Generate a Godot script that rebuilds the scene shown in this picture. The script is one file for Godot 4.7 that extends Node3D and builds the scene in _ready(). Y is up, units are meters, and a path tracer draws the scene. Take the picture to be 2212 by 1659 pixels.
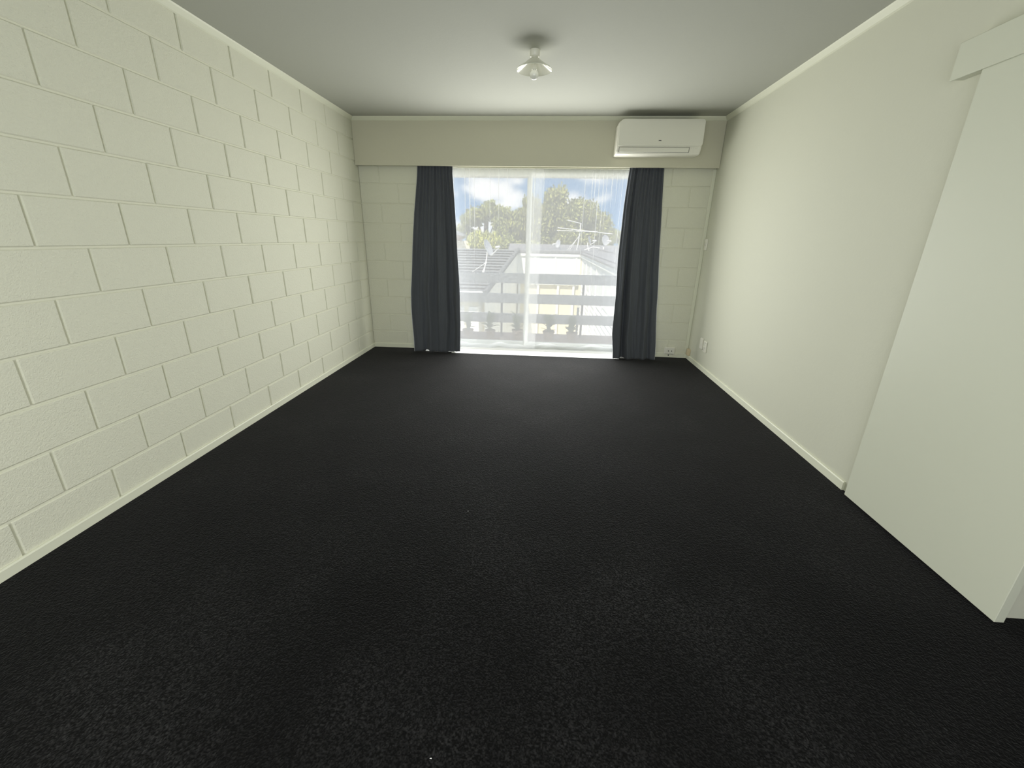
extends Node3D
# Empty living room: painted block wall, dark carpet, glazed sliding door with sheers and charcoal curtains.
# x to the right, y up, -z towards the window. Left wall face x = 0, floor y = 0.

const W := 3.7045     # right wall face
const ZB := -3.62     # window wall face
const ZR := 2.4       # rear wall face, behind the camera
const H := 2.4        # ceiling
var rng := RandomNumberGenerator.new()
var taken := {}
var M := {}

# ---------------------------------------------------------------- naming
func numbered(called: String) -> String:
	var n: int = taken.get(called, 0)
	taken[called] = n + 1
	return called if n == 0 else "%s_%03d" % [called, n]

func tag(o: Node3D, label: String, category: String, group := "", kind := "") -> Node3D:
	o.set_meta("label", label)
	o.set_meta("category", category)
	if group != "": o.set_meta("group", group)
	if kind != "": o.set_meta("kind", kind)
	return o

func thing(called: String, label: String, category: String, at := Vector3.ZERO, group := "", kind := "") -> Node3D:
	var o := Node3D.new()
	o.name = numbered(called)
	add_child(o)
	o.position = at
	tag(o, label, category, group, kind)
	return o

func put(called: String, mesh: Mesh, mat: Material, parent: Node3D = null, at := Vector3.ZERO) -> MeshInstance3D:
	var o := MeshInstance3D.new()
	o.mesh = mesh
	o.material_override = mat
	o.position = at
	if parent == null:
		o.name = numbered(called)
		add_child(o)
	else:
		o.name = called
		var n := 0
		while parent.has_node(NodePath(o.name)):
			n += 1
			o.name = "%s_%03d" % [called, n]
		parent.add_child(o, true)
	return o

# ---------------------------------------------------------------- geometry
func new_st() -> SurfaceTool:
	var st := SurfaceTool.new()
	st.begin(Mesh.PRIMITIVE_TRIANGLES)
	return st

func tri(st: SurfaceTool, a: Vector3, b: Vector3, c: Vector3, n: Vector3) -> void:
	var k := (b - a).cross(c - a)
	if k.length_squared() < 1e-16: return
	var nn := k.normalized()
	if nn.dot(n) < 0.0: nn = -nn
	var order := [a, c, b] if k.dot(n) > 0.0 else [a, b, c]
	for p in order:
		st.set_normal(nn)
		st.add_vertex(p)

func quad(st: SurfaceTool, a: Vector3, b: Vector3, c: Vector3, d: Vector3, n: Vector3) -> void:
	tri(st, a, b, c, n)
	tri(st, a, c, d, n)

# box with chamfered edges, lo and hi are opposite corners
func box(st: SurfaceTool, lo: Vector3, hi: Vector3, b := 0.0, xf := Transform3D.IDENTITY) -> void:
	var c := (lo + hi) * 0.5
	var h := (hi - lo) * 0.5
	b = minf(b, minf(h.x, minf(h.y, h.z)) * 0.9)
	var B := xf.basis
	for ax in 3:
		var u := (ax + 1) % 3
		var v := (ax + 2) % 3
		for s in [-1.0, 1.0]:
			var n := Vector3.ZERO
			n[ax] = s
			var q := []
			for k in [[-1, -1], [1, -1], [1, 1], [-1, 1]]:
				var p := Vector3.ZERO
				p[ax] = s * h[ax]
				p[u] = k[0] * (h[u] - b)
				p[v] = k[1] * (h[v] - b)
				q.append(xf * (c + p))
			quad(st, q[0], q[1], q[2], q[3], B * n)
	if b <= 0.0: return
	for ax in 3:
		var u := (ax + 1) % 3
		var v := (ax + 2) % 3
		for su in [-1.0, 1.0]:
			for sv in [-1.0, 1.0]:
				var q := []
				for k in [[-1, 0], [1, 0], [1, 1], [-1, 1]]:
					var p := Vector3.ZERO
					p[ax] = k[0] * (h[ax] - b)
					p[u] = su * (h[u] - (b if k[1] == 1 else 0.0))
					p[v] = sv * (h[v] - (0.0 if k[1] == 1 else b))
					q.append(xf * (c + p))
				var n := Vector3.ZERO
				n[u] = su
				n[v] = sv
				quad(st, q[0], q[1], q[2], q[3], B * n)
	for sx in [-1.0, 1.0]:
		for sy in [-1.0, 1.0]:
			for sz in [-1.0, 1.0]:
				var s := Vector3(sx, sy, sz)
				tri(st, xf * (c + s * (h - Vector3(0, b, b))), xf * (c + s * (h - Vector3(b, 0, b))), xf * (c + s * (h - Vector3(b, b, 0))), B * s)

func box_mesh(lo: Vector3, hi: Vector3, b := 0.0) -> ArrayMesh:
	var st := new_st()
	box(st, lo, hi, b)
	return st.commit()

# surface of revolution round y; profile of (radius, y), smooth
func lathe(st: SurfaceTool, prof: Array, seg := 40, centre := Vector3.ZERO, xf := Transform3D.IDENTITY) -> void:
	for i in prof.size() - 1:
		var p: Vector2 = prof[i]
		var q: Vector2 = prof[i + 1]
		var t := (q - p).normalized()
		var nr := Vector2(t.y, -t.x)
		var np := nr
		var nq := nr
		if i > 0:
			var tp := (p - (prof[i - 1] as Vector2)).normalized()
			if tp.dot(t) > 0.75: np = (nr + Vector2(tp.y, -tp.x)).normalized()
		if i < prof.size() - 2:
			var tq := ((prof[i + 2] as Vector2) - q).normalized()
			if tq.dot(t) > 0.75: nq = (nr + Vector2(tq.y, -tq.x)).normalized()
		for k in seg:
			var a := TAU * k / seg
			var b := TAU * (k + 1) / seg
			var da := Vector3(cos(a), 0, sin(a))
			var db := Vector3(cos(b), 0, sin(b))
			var vs := [centre + da * p.x + Vector3(0, p.y, 0), centre + db * p.x + Vector3(0, p.y, 0), centre + db * q.x + Vector3(0, q.y, 0), centre + da * q.x + Vector3(0, q.y, 0)]
			var ns := [da * np.x + Vector3(0, np.y, 0), db * np.x + Vector3(0, np.y, 0), db * nq.x + Vector3(0, nq.y, 0), da * nq.x + Vector3(0, nq.y, 0)]
			for t3 in [[0, 1, 2], [0, 2, 3]]:
				var k3: Vector3 = ((vs[t3[1]] - vs[t3[0]]) as Vector3).cross(vs[t3[2]] - vs[t3[0]])
				if k3.length_squared() < 1e-18: continue
				var o: Array = t3 if k3.dot(ns[t3[0]] + ns[t3[1]] + ns[t3[2]]) < 0 else [t3[0], t3[2], t3[1]]
				for j in o:
					st.set_normal((xf.basis * (ns[j] as Vector3)).normalized())
					st.add_vertex(xf * (vs[j] as Vector3))

# round bar along a path
func tube(st: SurfaceTool, pts: Array, r: float, seg := 8) -> void:
	var rings := []
	for i in pts.size():
		var p: Vector3 = pts[i]
		var d: Vector3 = ((pts[mini(i + 1, pts.size() - 1)] as Vector3) - (pts[maxi(i - 1, 0)] as Vector3)).normalized()
		var u := d.cross(Vector3.UP if absf(d.y) < 0.9 else Vector3.RIGHT).normalized()
		var v := d.cross(u)
		var ring := []
		for k in seg:
			var a := TAU * k / seg
			ring.append([p + (u * cos(a) + v * sin(a)) * r, u * cos(a) + v * sin(a)])
		rings.append(ring)
	for i in rings.size() - 1:
		for k in seg:
			var a = rings[i][k]
			var b = rings[i][(k + 1) % seg]
			var c = rings[i + 1][(k + 1) % seg]
			var d = rings[i + 1][k]
			for t3 in [[a, b, c], [a, c, d]]:
				var k3: Vector3 = (t3[1][0] - t3[0][0]).cross(t3[2][0] - t3[0][0])
				var o: Array = t3 if k3.dot(t3[0][1] + t3[1][1] + t3[2][1]) < 0 else [t3[0], t3[2], t3[1]]
				for w in o:
					st.set_normal(w[1])
					st.add_vertex(w[0])
	for e in [0, rings.size() - 1]:
		var other: Vector3 = pts[1] if e == 0 else pts[pts.size() - 2]
		var n: Vector3 = ((pts[e] as Vector3) - other).normalized()
		for k in seg: tri(st, pts[e], rings[e][k][0], rings[e][(k + 1) % seg][0], n)

# profile (convex-ish polygon in the plane of two axes) swept straight along the third
func prism(st: SurfaceTool, poly: Array, to3: Callable, t0: float, t1: float) -> void:
	var n := poly.size()
	var cen := Vector2.ZERO
	for p in poly: cen += p / n
	var idx := Geometry2D.triangulate_polygon(PackedVector2Array(poly))
	var axis: Vector3 = (to3.call(Vector2.ZERO, 1.0) - to3.call(Vector2.ZERO, 0.0))
	for i in range(0, idx.size(), 3):
		tri(st, to3.call(poly[idx[i]], t0), to3.call(poly[idx[i + 1]], t0), to3.call(poly[idx[i + 2]], t0), -axis * signf(t1 - t0))
		tri(st, to3.call(poly[idx[i]], t1), to3.call(poly[idx[i + 1]], t1), to3.call(poly[idx[i + 2]], t1), axis * signf(t1 - t0))
	var ccw := not Geometry2D.is_polygon_clockwise(PackedVector2Array(poly))
	for i in n:
		var a: Vector2 = poly[i]
		var b: Vector2 = poly[(i + 1) % n]
		var e := b - a
		var nn := Vector2(e.y, -e.x) if ccw else Vector2(-e.y, e.x)
		var n3: Vector3 = to3.call(nn, 0.0) - to3.call(Vector2.ZERO, 0.0)
		quad(st, to3.call(a, t0), to3.call(b, t0), to3.call(b, t1), to3.call(a, t1), n3)

# open sheet through a grid of points, smooth shading
func sheet(rows: Array, flip := false) -> ArrayMesh:
	var st := new_st()
	var nr := rows.size()
	var nc: int = rows[0].size()
	for i in nr:
		for j in nc:
			st.set_uv(Vector2(float(j) / (nc - 1), float(i) / (nr - 1)))
			st.add_vertex(rows[i][j])
	for i in nr - 1:
		for j in nc - 1:
			var a := i * nc + j
			var q := [a, a + 1, a + nc + 1, a, a + nc + 1, a + nc]
			if flip: q.reverse()
			for k in q: st.add_index(k)
	st.generate_normals()
	return st.commit()

func lerp_pts(pts: Array, y: float) -> float:      # piecewise linear x(y), pts sorted by falling y
	if y >= pts[0].y: return pts[0].x
	for i in pts.size() - 1:
		if y >= pts[i + 1].y:
			var t: float = (pts[i].y - y) / (pts[i].y - pts[i + 1].y)
			return lerpf(pts[i].x, pts[i + 1].x, t)
	return pts[pts.size() - 1].x

# ---------------------------------------------------------------- materials
# value noise that tiles exactly: layers of [cells across, weight]
func tile_noise(size: int, layers: Array, seed_: int, lo := 0.0, hi := 1.0) -> ImageTexture:
	var r := RandomNumberGenerator.new()
	r.seed = seed_
	var acc := PackedFloat32Array()
	acc.resize(size * size)
	for l in layers:
		var n: int = l[0]
		var wgt: float = l[1]
		var g := PackedFloat32Array()
		g.resize(n * n)
		for i in n * n: g[i] = r.randf() * wgt
		var step := float(n) / size
		for j in size:
			var fy := j * step
			var y0 := int(fy)
			var ty := fy - y0
			ty = ty * ty * (3.0 - 2.0 * ty)
			var a := (y0 % n) * n
			var b := ((y0 + 1) % n) * n
			for i in size:
				var fx := i * step
				var x0 := int(fx)
				var tx := fx - x0
				tx = tx * tx * (3.0 - 2.0 * tx)
				var x1 := (x0 + 1) % n
				var p := g[a + x0] + (g[a + x1] - g[a + x0]) * tx
				var q := g[b + x0] + (g[b + x1] - g[b + x0]) * tx
				acc[j * size + i] += p + (q - p) * ty
	var mn := 1e9
	var mx := -1e9
	for v in acc:
		mn = minf(mn, v)
		mx = maxf(mx, v)
	var im := Image.create(size, size, false, Image.FORMAT_L8)
	var data := PackedByteArray()
	data.resize(size * size)
	for i in acc.size(): data[i] = int(clampf(lo + (hi - lo) * (acc[i] - mn) / (mx - mn), 0.0, 1.0) * 255.0)
	im.set_data(size, size, false, Image.FORMAT_L8, data)
	return ImageTexture.create_from_image(im)

func mat(called: String, c: Color, rough := 0.7, spec := 0.5) -> StandardMaterial3D:
	var m := StandardMaterial3D.new()
	m.resource_name = called
	m.albedo_color = c
	m.roughness = rough
	m.metallic_specular = spec
	M[called] = m
	return m

func relief(m: StandardMaterial3D, tex: Texture2D, cm: float, scale: float) -> void:
	m.heightmap_enabled = true
	m.heightmap_texture = tex
	m.heightmap_scale = cm
	m.uv1_triplanar = true
	m.uv1_world_triplanar = true
	m.uv1_scale = Vector3.ONE * scale

func make_materials() -> void:
	var paint := Color(0.857, 0.857, 0.785)
	var m := mat("block_paint", paint, 0.75, 0.35)
	relief(m, tile_noise(320, [[31, 0.4], [71, 0.8], [140, 0.9]], 3), 0.2, 3.1)
	mat("mortar_paint", paint, 0.8, 0.3)
	m = mat("wall_paint", Color(0.81, 0.813, 0.745), 0.7, 0.35)
	relief(m, tile_noise(256, [[23, 1.0], [57, 0.8]], 5), 0.02, 3.0)
	mat("door_paint", Color(0.815, 0.825, 0.755), 0.5, 0.4)
	mat("pelmet_paint", Color(0.79, 0.78, 0.70), 0.55, 0.4)
	mat("trim_paint", Color(0.875, 0.88, 0.80), 0.45, 0.45)
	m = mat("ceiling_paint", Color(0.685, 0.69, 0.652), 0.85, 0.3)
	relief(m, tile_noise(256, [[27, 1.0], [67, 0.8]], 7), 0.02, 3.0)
	# carpet: dark pile with fine speckle; large soft shading where the pile lies differently
	m = mat("carpet", Color(1, 1, 1), 0.88, 0.22)
	m.albedo_texture = tile_noise(512, [[109, 1.0], [187, 1.2]], 11, -0.09, 0.23)
	relief(m, m.albedo_texture, 1.1, 1.7)
	m.detail_enabled = true
	m.detail_blend_mode = BaseMaterial3D.BLEND_MODE_MUL
	m.detail_uv_layer = BaseMaterial3D.DETAIL_UV_2
	m.detail_albedo = tile_noise(256, [[24, 1.0], [51, 0.8], [11, 0.5]], 13, 0.12, 1.0)
	m.uv2_triplanar = true
	m.uv2_world_triplanar = true
	m.uv2_scale = Vector3.ONE * 0.12
	m.rim_enabled = true
	m.rim = 0.1
	m.rim_tint = 0.5
	# curtains
	m = mat("curtain_cloth", Color(0.325, 0.338, 0.36), 0.95, 0.2)
	relief(m, tile_noise(192, [[61, 1.0], [96, 0.8]], 17), 0.05, 9.0)
	m.rim_enabled = true
	m.rim = 0.3
	m = mat("curtain_lining", Color(0.85, 0.86, 0.87), 0.9, 0.2)
	m.backlight_enabled = true
	m.backlight = Color(0.5, 0.5, 0.5)
	m = mat("sheer_net", Color(0.96, 0.965, 0.965, 0.37), 0.9, 0.1)
	m.transparency = BaseMaterial3D.TRANSPARENCY_ALPHA
	m.backlight_enabled = true
	m.backlight = Color(1, 1, 1)
	m.cull_mode = BaseMaterial3D.CULL_DISABLED
	m = mat("sheer_hem", Color(0.96, 0.965, 0.97, 0.7), 0.9, 0.1)
	m.transparency = BaseMaterial3D.TRANSPARENCY_ALPHA
	m.backlight_enabled = true
	m.backlight = Color(1, 1, 1)
	m.cull_mode = BaseMaterial3D.CULL_DISABLED
	mat("joinery_white", Color(0.87, 0.88, 0.86), 0.4, 0.5)
	mat("track_white", Color(0.93, 0.93, 0.92), 0.3, 0.5)
	m = mat("window_glass", Color(1, 1, 1, 0.03), 0.02, 0.1)
	m.transparency = BaseMaterial3D.TRANSPARENCY_ALPHA
	mat("plastic_white", Color(0.885, 0.88, 0.83), 0.35, 0.5)
	mat("plastic_grey", Color(0.8, 0.8, 0.76), 0.35, 0.5)
	mat("slot_grey", Color(0.5, 0.5, 0.47), 0.5, 0.4)
	mat("dark_print", Color(0.13, 0.13, 0.12), 0.6, 0.3)
	mat("dark_hole", Color(0.05, 0.05, 0.045), 0.8, 0.2)
	mat("enamel", Color(0.9, 0.9, 0.84), 0.16, 0.6)
	m = mat("bulb_glass", Color(0.9, 0.9, 0.87), 0.12, 0.6)
	mat("raw_timber", Color(0.8, 0.75, 0.63), 0.8, 0.3)
	# outside
	mat("roof_tile", Color(0.47, 0.48, 0.48), 0.8, 0.3)
	mat("roof_tile_dark", Color(0.42, 0.43, 0.43), 0.8, 0.3)
	mat("tile_shadow_line", Color(0.2, 0.2, 0.2), 0.9, 0.2)  # dark colour painted in for the shadow under each tile overlap
	mat("roof_metal", Color(0.5, 0.5, 0.5), 0.6, 0.4)
	mat("house_white", Color(0.93, 0.93, 0.9), 0.7, 0.3)
	mat("house_cream", Color(0.9, 0.86, 0.74), 0.7, 0.3)
	mat("house_peach", Color(0.85, 0.66, 0.5), 0.7, 0.3)
	mat("dish_grey", Color(0.72, 0.73, 0.74), 0.5, 0.4)
	mat("antenna_metal", Color(0.88, 0.88, 0.86), 0.4, 0.5)
	mat("post_paint", Color(0.5, 0.5, 0.5), 0.6, 0.3)
	mat("rail_paint", Color(0.76, 0.77, 0.77), 0.6, 0.3)
	m = mat("deck", Color(0.72, 0.62, 0.55), 0.8, 0.3)
	mat("pot_clay", Color(0.66, 0.58, 0.5), 0.8, 0.3)
	mat("soil", Color(0.2, 0.16, 0.12), 1.0, 0.1)
	for v in 3:
		m = mat("plant_leaf_%d" % v, [Color(0.5, 0.58, 0.32), Color(0.6, 0.66, 0.38), Color(0.44, 0.52, 0.32)][v], 0.6, 0.3)
		m.backlight_enabled = true
		m.backlight = Color(0.5, 0.5, 0.5)
	for v in 3:
		m = mat("tree_leaf_%d" % v, [Color(0.6, 0.61, 0.36), Color(0.64, 0.66, 0.37), Color(0.76, 0.77, 0.36)][v], 0.7, 0.2)
		m.vertex_color_use_as_albedo = true
		m.backlight_enabled = true
		m.backlight = Color(0.4, 0.4, 0.4)
	mat("bark", Color(0.35, 0.3, 0.25), 0.9, 0.2)
	m = mat("ground_grass", Color(0.7, 0.7, 0.64), 0.95, 0.1)
	mat("bluish_paint", Color(0.85, 0.85, 0.83), 0.6, 0.4)

func make_sky() -> Sky:
	var n := FastNoiseLite.new()
	n.noise_type = FastNoiseLite.TYPE_SIMPLEX_SMOOTH
	n.fractal_octaves = 5
	n.frequency = 1.0
	n.seed = 23
	var w := 1024
	var h := 512
	var im := Image.create(w, h, false, Image.FORMAT_RGBAF)
	for j in h:
		var el := (0.5 - (j + 0.5) / h) * PI
		var e := maxf(el, 0.0)
		var blue := Color(0.16, 0.38, 0.80).lerp(Color(0.22, 0.52, 0.90), exp(-e * 5.0))
		for i in w:
			var az := (i + 0.5) / w * TAU
			var c := blue
			if el > 0.0:
				var d := Vector3(sin(az) * 6.5, (e - 0.25 * e * e) * 17.0, -cos(az) * 6.5)
				var f := n.get_noise_3dv(d) * 0.5 + 0.5
				var cover := smoothstep(0.46, 0.66, f)
				c = blue.lerp(Color(1.5, 1.51, 1.52), cover * 0.95)
			im.set_pixel(i, j, c)
	var p := PanoramaSkyMaterial.new()
	p.panorama = ImageTexture.create_from_image(im)
	var s := Sky.new()
	s.sky_material = p
	return s

# ================================================================ build
func _ready() -> void:
	rng.seed = 7
	# ---- camera
	var cam := Camera3D.new()
	cam.name = "camera"
	cam.fov = 85.03
	cam.near = 0.02
	cam.far = 500.0
	cam.position = Vector3(2.0151, 1.2714, 1.2077)
	cam.rotation = Vector3(-0.3349, 0.0684, 0.0195)
	add_child(cam)
	cam.current = true
	# ---- sky and exposure
	var we := WorldEnvironment.new()
	we.name = "world_environment"
	var env := Environment.new()
	env.background_mode = Environment.BG_SKY
	env.sky = make_sky()
	env.ambient_light_source = Environment.AMBIENT_SOURCE_SKY
	env.tonemap_mode = Environment.TONE_MAPPER_LINEAR
	env.tonemap_exposure = 1.62
	env.background_energy_multiplier = 0.4
	env.sdfgi_enabled = true
	env.ssao_enabled = true
	env.ssil_enabled = true
	we.environment = env
	add_child(we)
	# ---- sun: high, behind the building, so the houses opposite are lit and the balcony is in shade
	var sun := DirectionalLight3D.new()
	sun.name = "sun"
	sun.light_energy = 1.05
	sun.light_color = Color(1.0, 0.97, 0.92)
	sun.light_angular_distance = 0.5
	sun.shadow_enabled = true
	add_child(sun)
	sun.look_at_from_position(Vector3(-2.6, 8.0, 5.0), Vector3.ZERO)
	# ---- area lights standing for daylight at the glazed door, plus added fill from behind
	daylight(Vector3(1.93, 1.0, -3.622), Vector2(1.76, 1.8), 0.0, 0.0, 3.6)
	daylight(Vector3(1.93, 1.0, -3.684), Vector2(2.35, 1.85), 0.0, 0.0, 1.15)
	daylight(Vector3(1.85, 1.25, ZR - 0.45), Vector2(2.6, 1.7), PI, -0.45, 4.0)  # fill light added behind the camera, at the added window
	make_materials()
	room()
	glazed_door()
	curtains()
	fittings()
	sliding_door()
	lint()
	outside()

func daylight(at: Vector3, size: Vector2, turn: float, tilt: float, energy: float) -> void:
	var a := AreaLight3D.new()
	a.name = numbered("added_daylight")
	a.area_size = size
	a.area_normalize_energy = true
	a.light_energy = energy
	a.light_color = Color(1.0, 1.0, 0.985)
	a.area_range = 12.0
	a.area_attenuation = 2.0
	a.shadow_enabled = true
	a.position = at
	a.rotation = Vector3(tilt, PI + turn, 0)
	add_child(a)

# ---------------------------------------------------------------- room shell
func block_row(parent: Node3D, row: int, cuts: Array, place: Callable) -> void:
	# one course: cuts are the joint centres along the wall, falling or rising
	var g := 0.0045
	for i in cuts.size() - 1:
		var a: float = minf(cuts[i], cuts[i + 1]) + g
		var b: float = maxf(cuts[i], cuts[i + 1]) - g
		if b - a < 0.012: continue
		var st := new_st()
		var jit := rng.randf_range(-0.0012, 0.0012)
		place.call(st, a, b, row * 0.2 + g, row * 0.2 + 0.2 - g, jit)
		put("block", st.commit(), M.block_paint, parent)

func room() -> void:
	# floor, ceiling
	var o: Node3D = put("floor", box_mesh(Vector3(-0.25, -0.2, ZB - 0.2), Vector3(5.2, 0, ZR + 0.2)), M.carpet)
	tag(o, "charcoal black cut-pile carpet covering the whole floor of the room", "carpet", "", "structure")
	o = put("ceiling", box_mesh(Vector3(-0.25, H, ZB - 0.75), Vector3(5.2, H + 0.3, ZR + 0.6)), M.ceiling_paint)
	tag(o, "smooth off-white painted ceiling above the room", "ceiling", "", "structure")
	# left wall of painted concrete blocks
	var wl := thing("wall_left", "cream painted concrete block wall running along the left of the room", "wall", Vector3.ZERO, "", "structure")
	put("mortar", box_mesh(Vector3(-0.25, 0, ZB - 0.2), Vector3(-0.0068, H, ZR + 0.2)), M.mortar_paint, wl)
	for r in 12:
		var cuts := [ZB - 0.0045]
		var z := -3.6 if r % 2 == 0 else -3.4
		while z < ZR:
			if z - ZB > 0.03: cuts.append(z + (rng.randf_range(-0.003, 0.003)))
			z += 0.4
		cuts.append(ZR + 0.0045)
		block_row(wl, r, cuts, func(st, a, b, y0, y1, jit): box(st, Vector3(-0.08, y0, a), Vector3(jit * 0.6, y1, b), 0.0042))
	# window wall: block piers either side of the glazed door, lintel above
	var wb := thing("wall_back", "cream painted block wall around the glazed sliding door", "wall", Vector3.ZERO, "", "structure")
	var xl := 0.66
	var xr := 3.19
	for s in [[0.0, xl], [xr, W]]:
		put("mortar", box_mesh(Vector3(s[0] - (0.25 if s[0] == 0.0 else 0.0), 0, ZB - 0.2), Vector3(s[1] + (0.0 if s[1] == xl else 0.2), H, ZB - 0.0055)), M.mortar_paint, wb)
	put("lintel", box_mesh(Vector3(xl, 1.96, ZB - 0.2), Vector3(xr, H, ZB - 0.0055)), M.mortar_paint, wb)
	for r in 10:
		var j1 := 0.42 if r % 2 == 0 else 0.22
		var j2 := 3.475 if r % 2 == 0 else 3.275
		var placer := func(st, a, b, y0, y1, jit): box(st, Vector3(a, y0, ZB - 0.08), Vector3(b, y1, ZB + jit * 0.6), 0.003)
		block_row(wb, r, [-0.0045, j1, xl + 0.0045], placer)
		block_row(wb, r, [xr - 0.0045, j2, W + 0.0045], placer)
	# right wall, ending at the doorway jamb nearest the camera
	var wr := thing("wall_right", "smooth plastered off-white wall along the right of the room", "wall", Vector3.ZERO, "", "structure")
	put("plaster", box_mesh(Vector3(W, 0, ZB - 0.0), Vector3(W + 0.11, H, -0.086), 0.0), M.wall_paint, wr)
	put("plaster", box_mesh(Vector3(W, 2.0, -0.086), Vector3(W + 0.11, H, 0.72), 0.0), M.wall_paint, wr)
	put("plaster", box_mesh(Vector3(W, 0, 0.72), Vector3(W + 0.11, H, ZR + 0.2), 0.0), M.wall_paint, wr)
	# hall beyond the doorway, and the rear wall with a window added for fill light, all out of the frame
	var wh := thing("wall_hall", "plain plastered hall walls beyond the doorway", "wall", Vector3.ZERO, "", "structure")
	put("plaster", box_mesh(Vector3(5.0, 0, -1.6), Vector3(5.2, H, ZR + 0.2)), M.wall_paint, wh)
	put("plaster", box_mesh(Vector3(W + 0.11, 0, -1.8), Vector3(5.2, H, -1.6)), M.wall_paint, wh)
	var wn := thing("wall_rear", "plain plastered wall behind the viewpoint with an added wide window", "wall", Vector3.ZERO, "", "structure")
	for b in [[-0.25, 0.5, 0.0, H], [3.2, 5.2, 0.0, H], [0.5, 3.2, 0.0, 0.35], [0.5, 3.2, 2.15, H]]:
		put("plaster", box_mesh(Vector3(b[0], b[2], ZR), Vector3(b[1], b[3], ZR + 0.2)), M.wall_paint, wn)
	var w2 := thing("window_2", "wide white framed window added for fill light in the wall behind the viewpoint", "window", Vector3.ZERO, "", "structure")  # unseen window, added to go with the rear fill light
	var st := new_st()
	for b in [[0.5, 0.56, 0.35, 2.15], [3.14, 3.2, 0.35, 2.15], [0.56, 3.14, 0.35, 0.41], [0.56, 3.14, 2.09, 2.15], [1.82, 1.88, 0.41, 2.09]]:
		box(st, Vector3(b[0], b[2], ZR + 0.06), Vector3(b[1], b[3], ZR + 0.11), 0.003)
	put("frame", st.commit(), M.joinery_white, w2)
	put("pane", box_mesh(Vector3(0.55, 0.4, ZR + 0.082), Vector3(1.83, 2.1, ZR + 0.086)), M.window_glass, w2)
	put("pane", box_mesh(Vector3(1.87, 0.4, ZR + 0.082), Vector3(3.15, 2.1, ZR + 0.086)), M.window_glass, w2)
	# skirting
	var sk := func(a: Vector2, y1: float) -> Array: return [Vector2(0, 0), Vector2(a.x, 0), Vector2(a.x, y1 - 0.006), Vector2(a.x - 0.004, y1), Vector2(0, y1)]
	st = new_st()
	prism(st, sk.call(Vector2(0.012, 0), 0.046), func(p, t): return Vector3(p.x, p.y, t), ZB, ZR)
	tag(put("baseboard_left", st.commit(), M.trim_paint), "low painted skirting board along the foot of the block wall", "skirting board", "", "structure")
	st = new_st()
	prism(st, sk.call(Vector2(0.012, 0), 0.05), func(p, t): return Vector3(W - p.x, p.y, t), ZB, -0.905)
	tag(put("baseboard_right", st.commit(), M.trim_paint), "low painted skirting board along the smooth wall, stopping short at the sliding door", "skirting board", "", "structure")
	st = new_st()
	prism(st, sk.call(Vector2(0.012, 0), 0.05), func(p, t): return Vector3(t, p.y, ZB + p.x), 0.012, 0.56)
	tag(put("baseboard_back", st.commit(), M.trim_paint), "short painted skirting board under the blocks beside the left dark curtain", "skirting board", "", "structure")
	st = new_st()
	prism(st, sk.call(Vector2(0.012, 0), 0.05), func(p, t): return Vector3(t, p.y, ZB + p.x), 3.29, W - 0.012)
	tag(put("baseboard_back", st.commit(), M.trim_paint), "short painted skirting board below the small socket box", "skirting board", "", "structure")
	# cornice strips
	var co := [Vector2(0, 0), Vector2(0.034, 0), Vector2(0.03, -0.008), Vector2(0.009, -0.028), Vector2(0, -0.033)]
	st = new_st()
	prism(st, co, func(p, t): return Vector3(p.x, H + p.y, t), -3.54, ZR)
	tag(put("trim_1", st.commit(), M.trim_paint), "narrow white cornice strip where the block wall meets the ceiling", "cornice", "", "structure")
	st = new_st()
	prism(st, co, func(p, t): return Vector3(W - p.x, H + p.y, t), -3.54, ZR)
	tag(put("trim_2", st.commit(), M.trim_paint), "narrow white cornice strip where the smooth wall meets the ceiling", "cornice", "", "structure")
	st = new_st()
	prism(st, co, func(p, t): return Vector3(t, H + p.y, -3.54 + p.x), 0.0, W)
	tag(put("trim_3", st.commit(), M.trim_paint), "narrow white cornice strip along the top of the curtain pelmet", "cornice", "", "structure")
	# corner bead where the block pier meets the smooth wall
	tag(put("trim_4", box_mesh(Vector3(W - 0.034, 0.05, ZB), Vector3(W, 1.962, ZB + 0.012), 0.003), M.trim_paint), "thin painted batten up the corner between the block pier and smooth wall", "batten", "", "structure")
	# pelmet board across the whole window wall
	var p := thing("pelmet", "wide painted pelmet board across the top of the window wall", "pelmet", Vector3(0, 1.962, -3.54))
	put("fascia", box_mesh(Vector3(0.002, 0, -0.014), Vector3(W - 0.002, 0.42, 0), 0.002), M.pelmet_paint, p)

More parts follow.
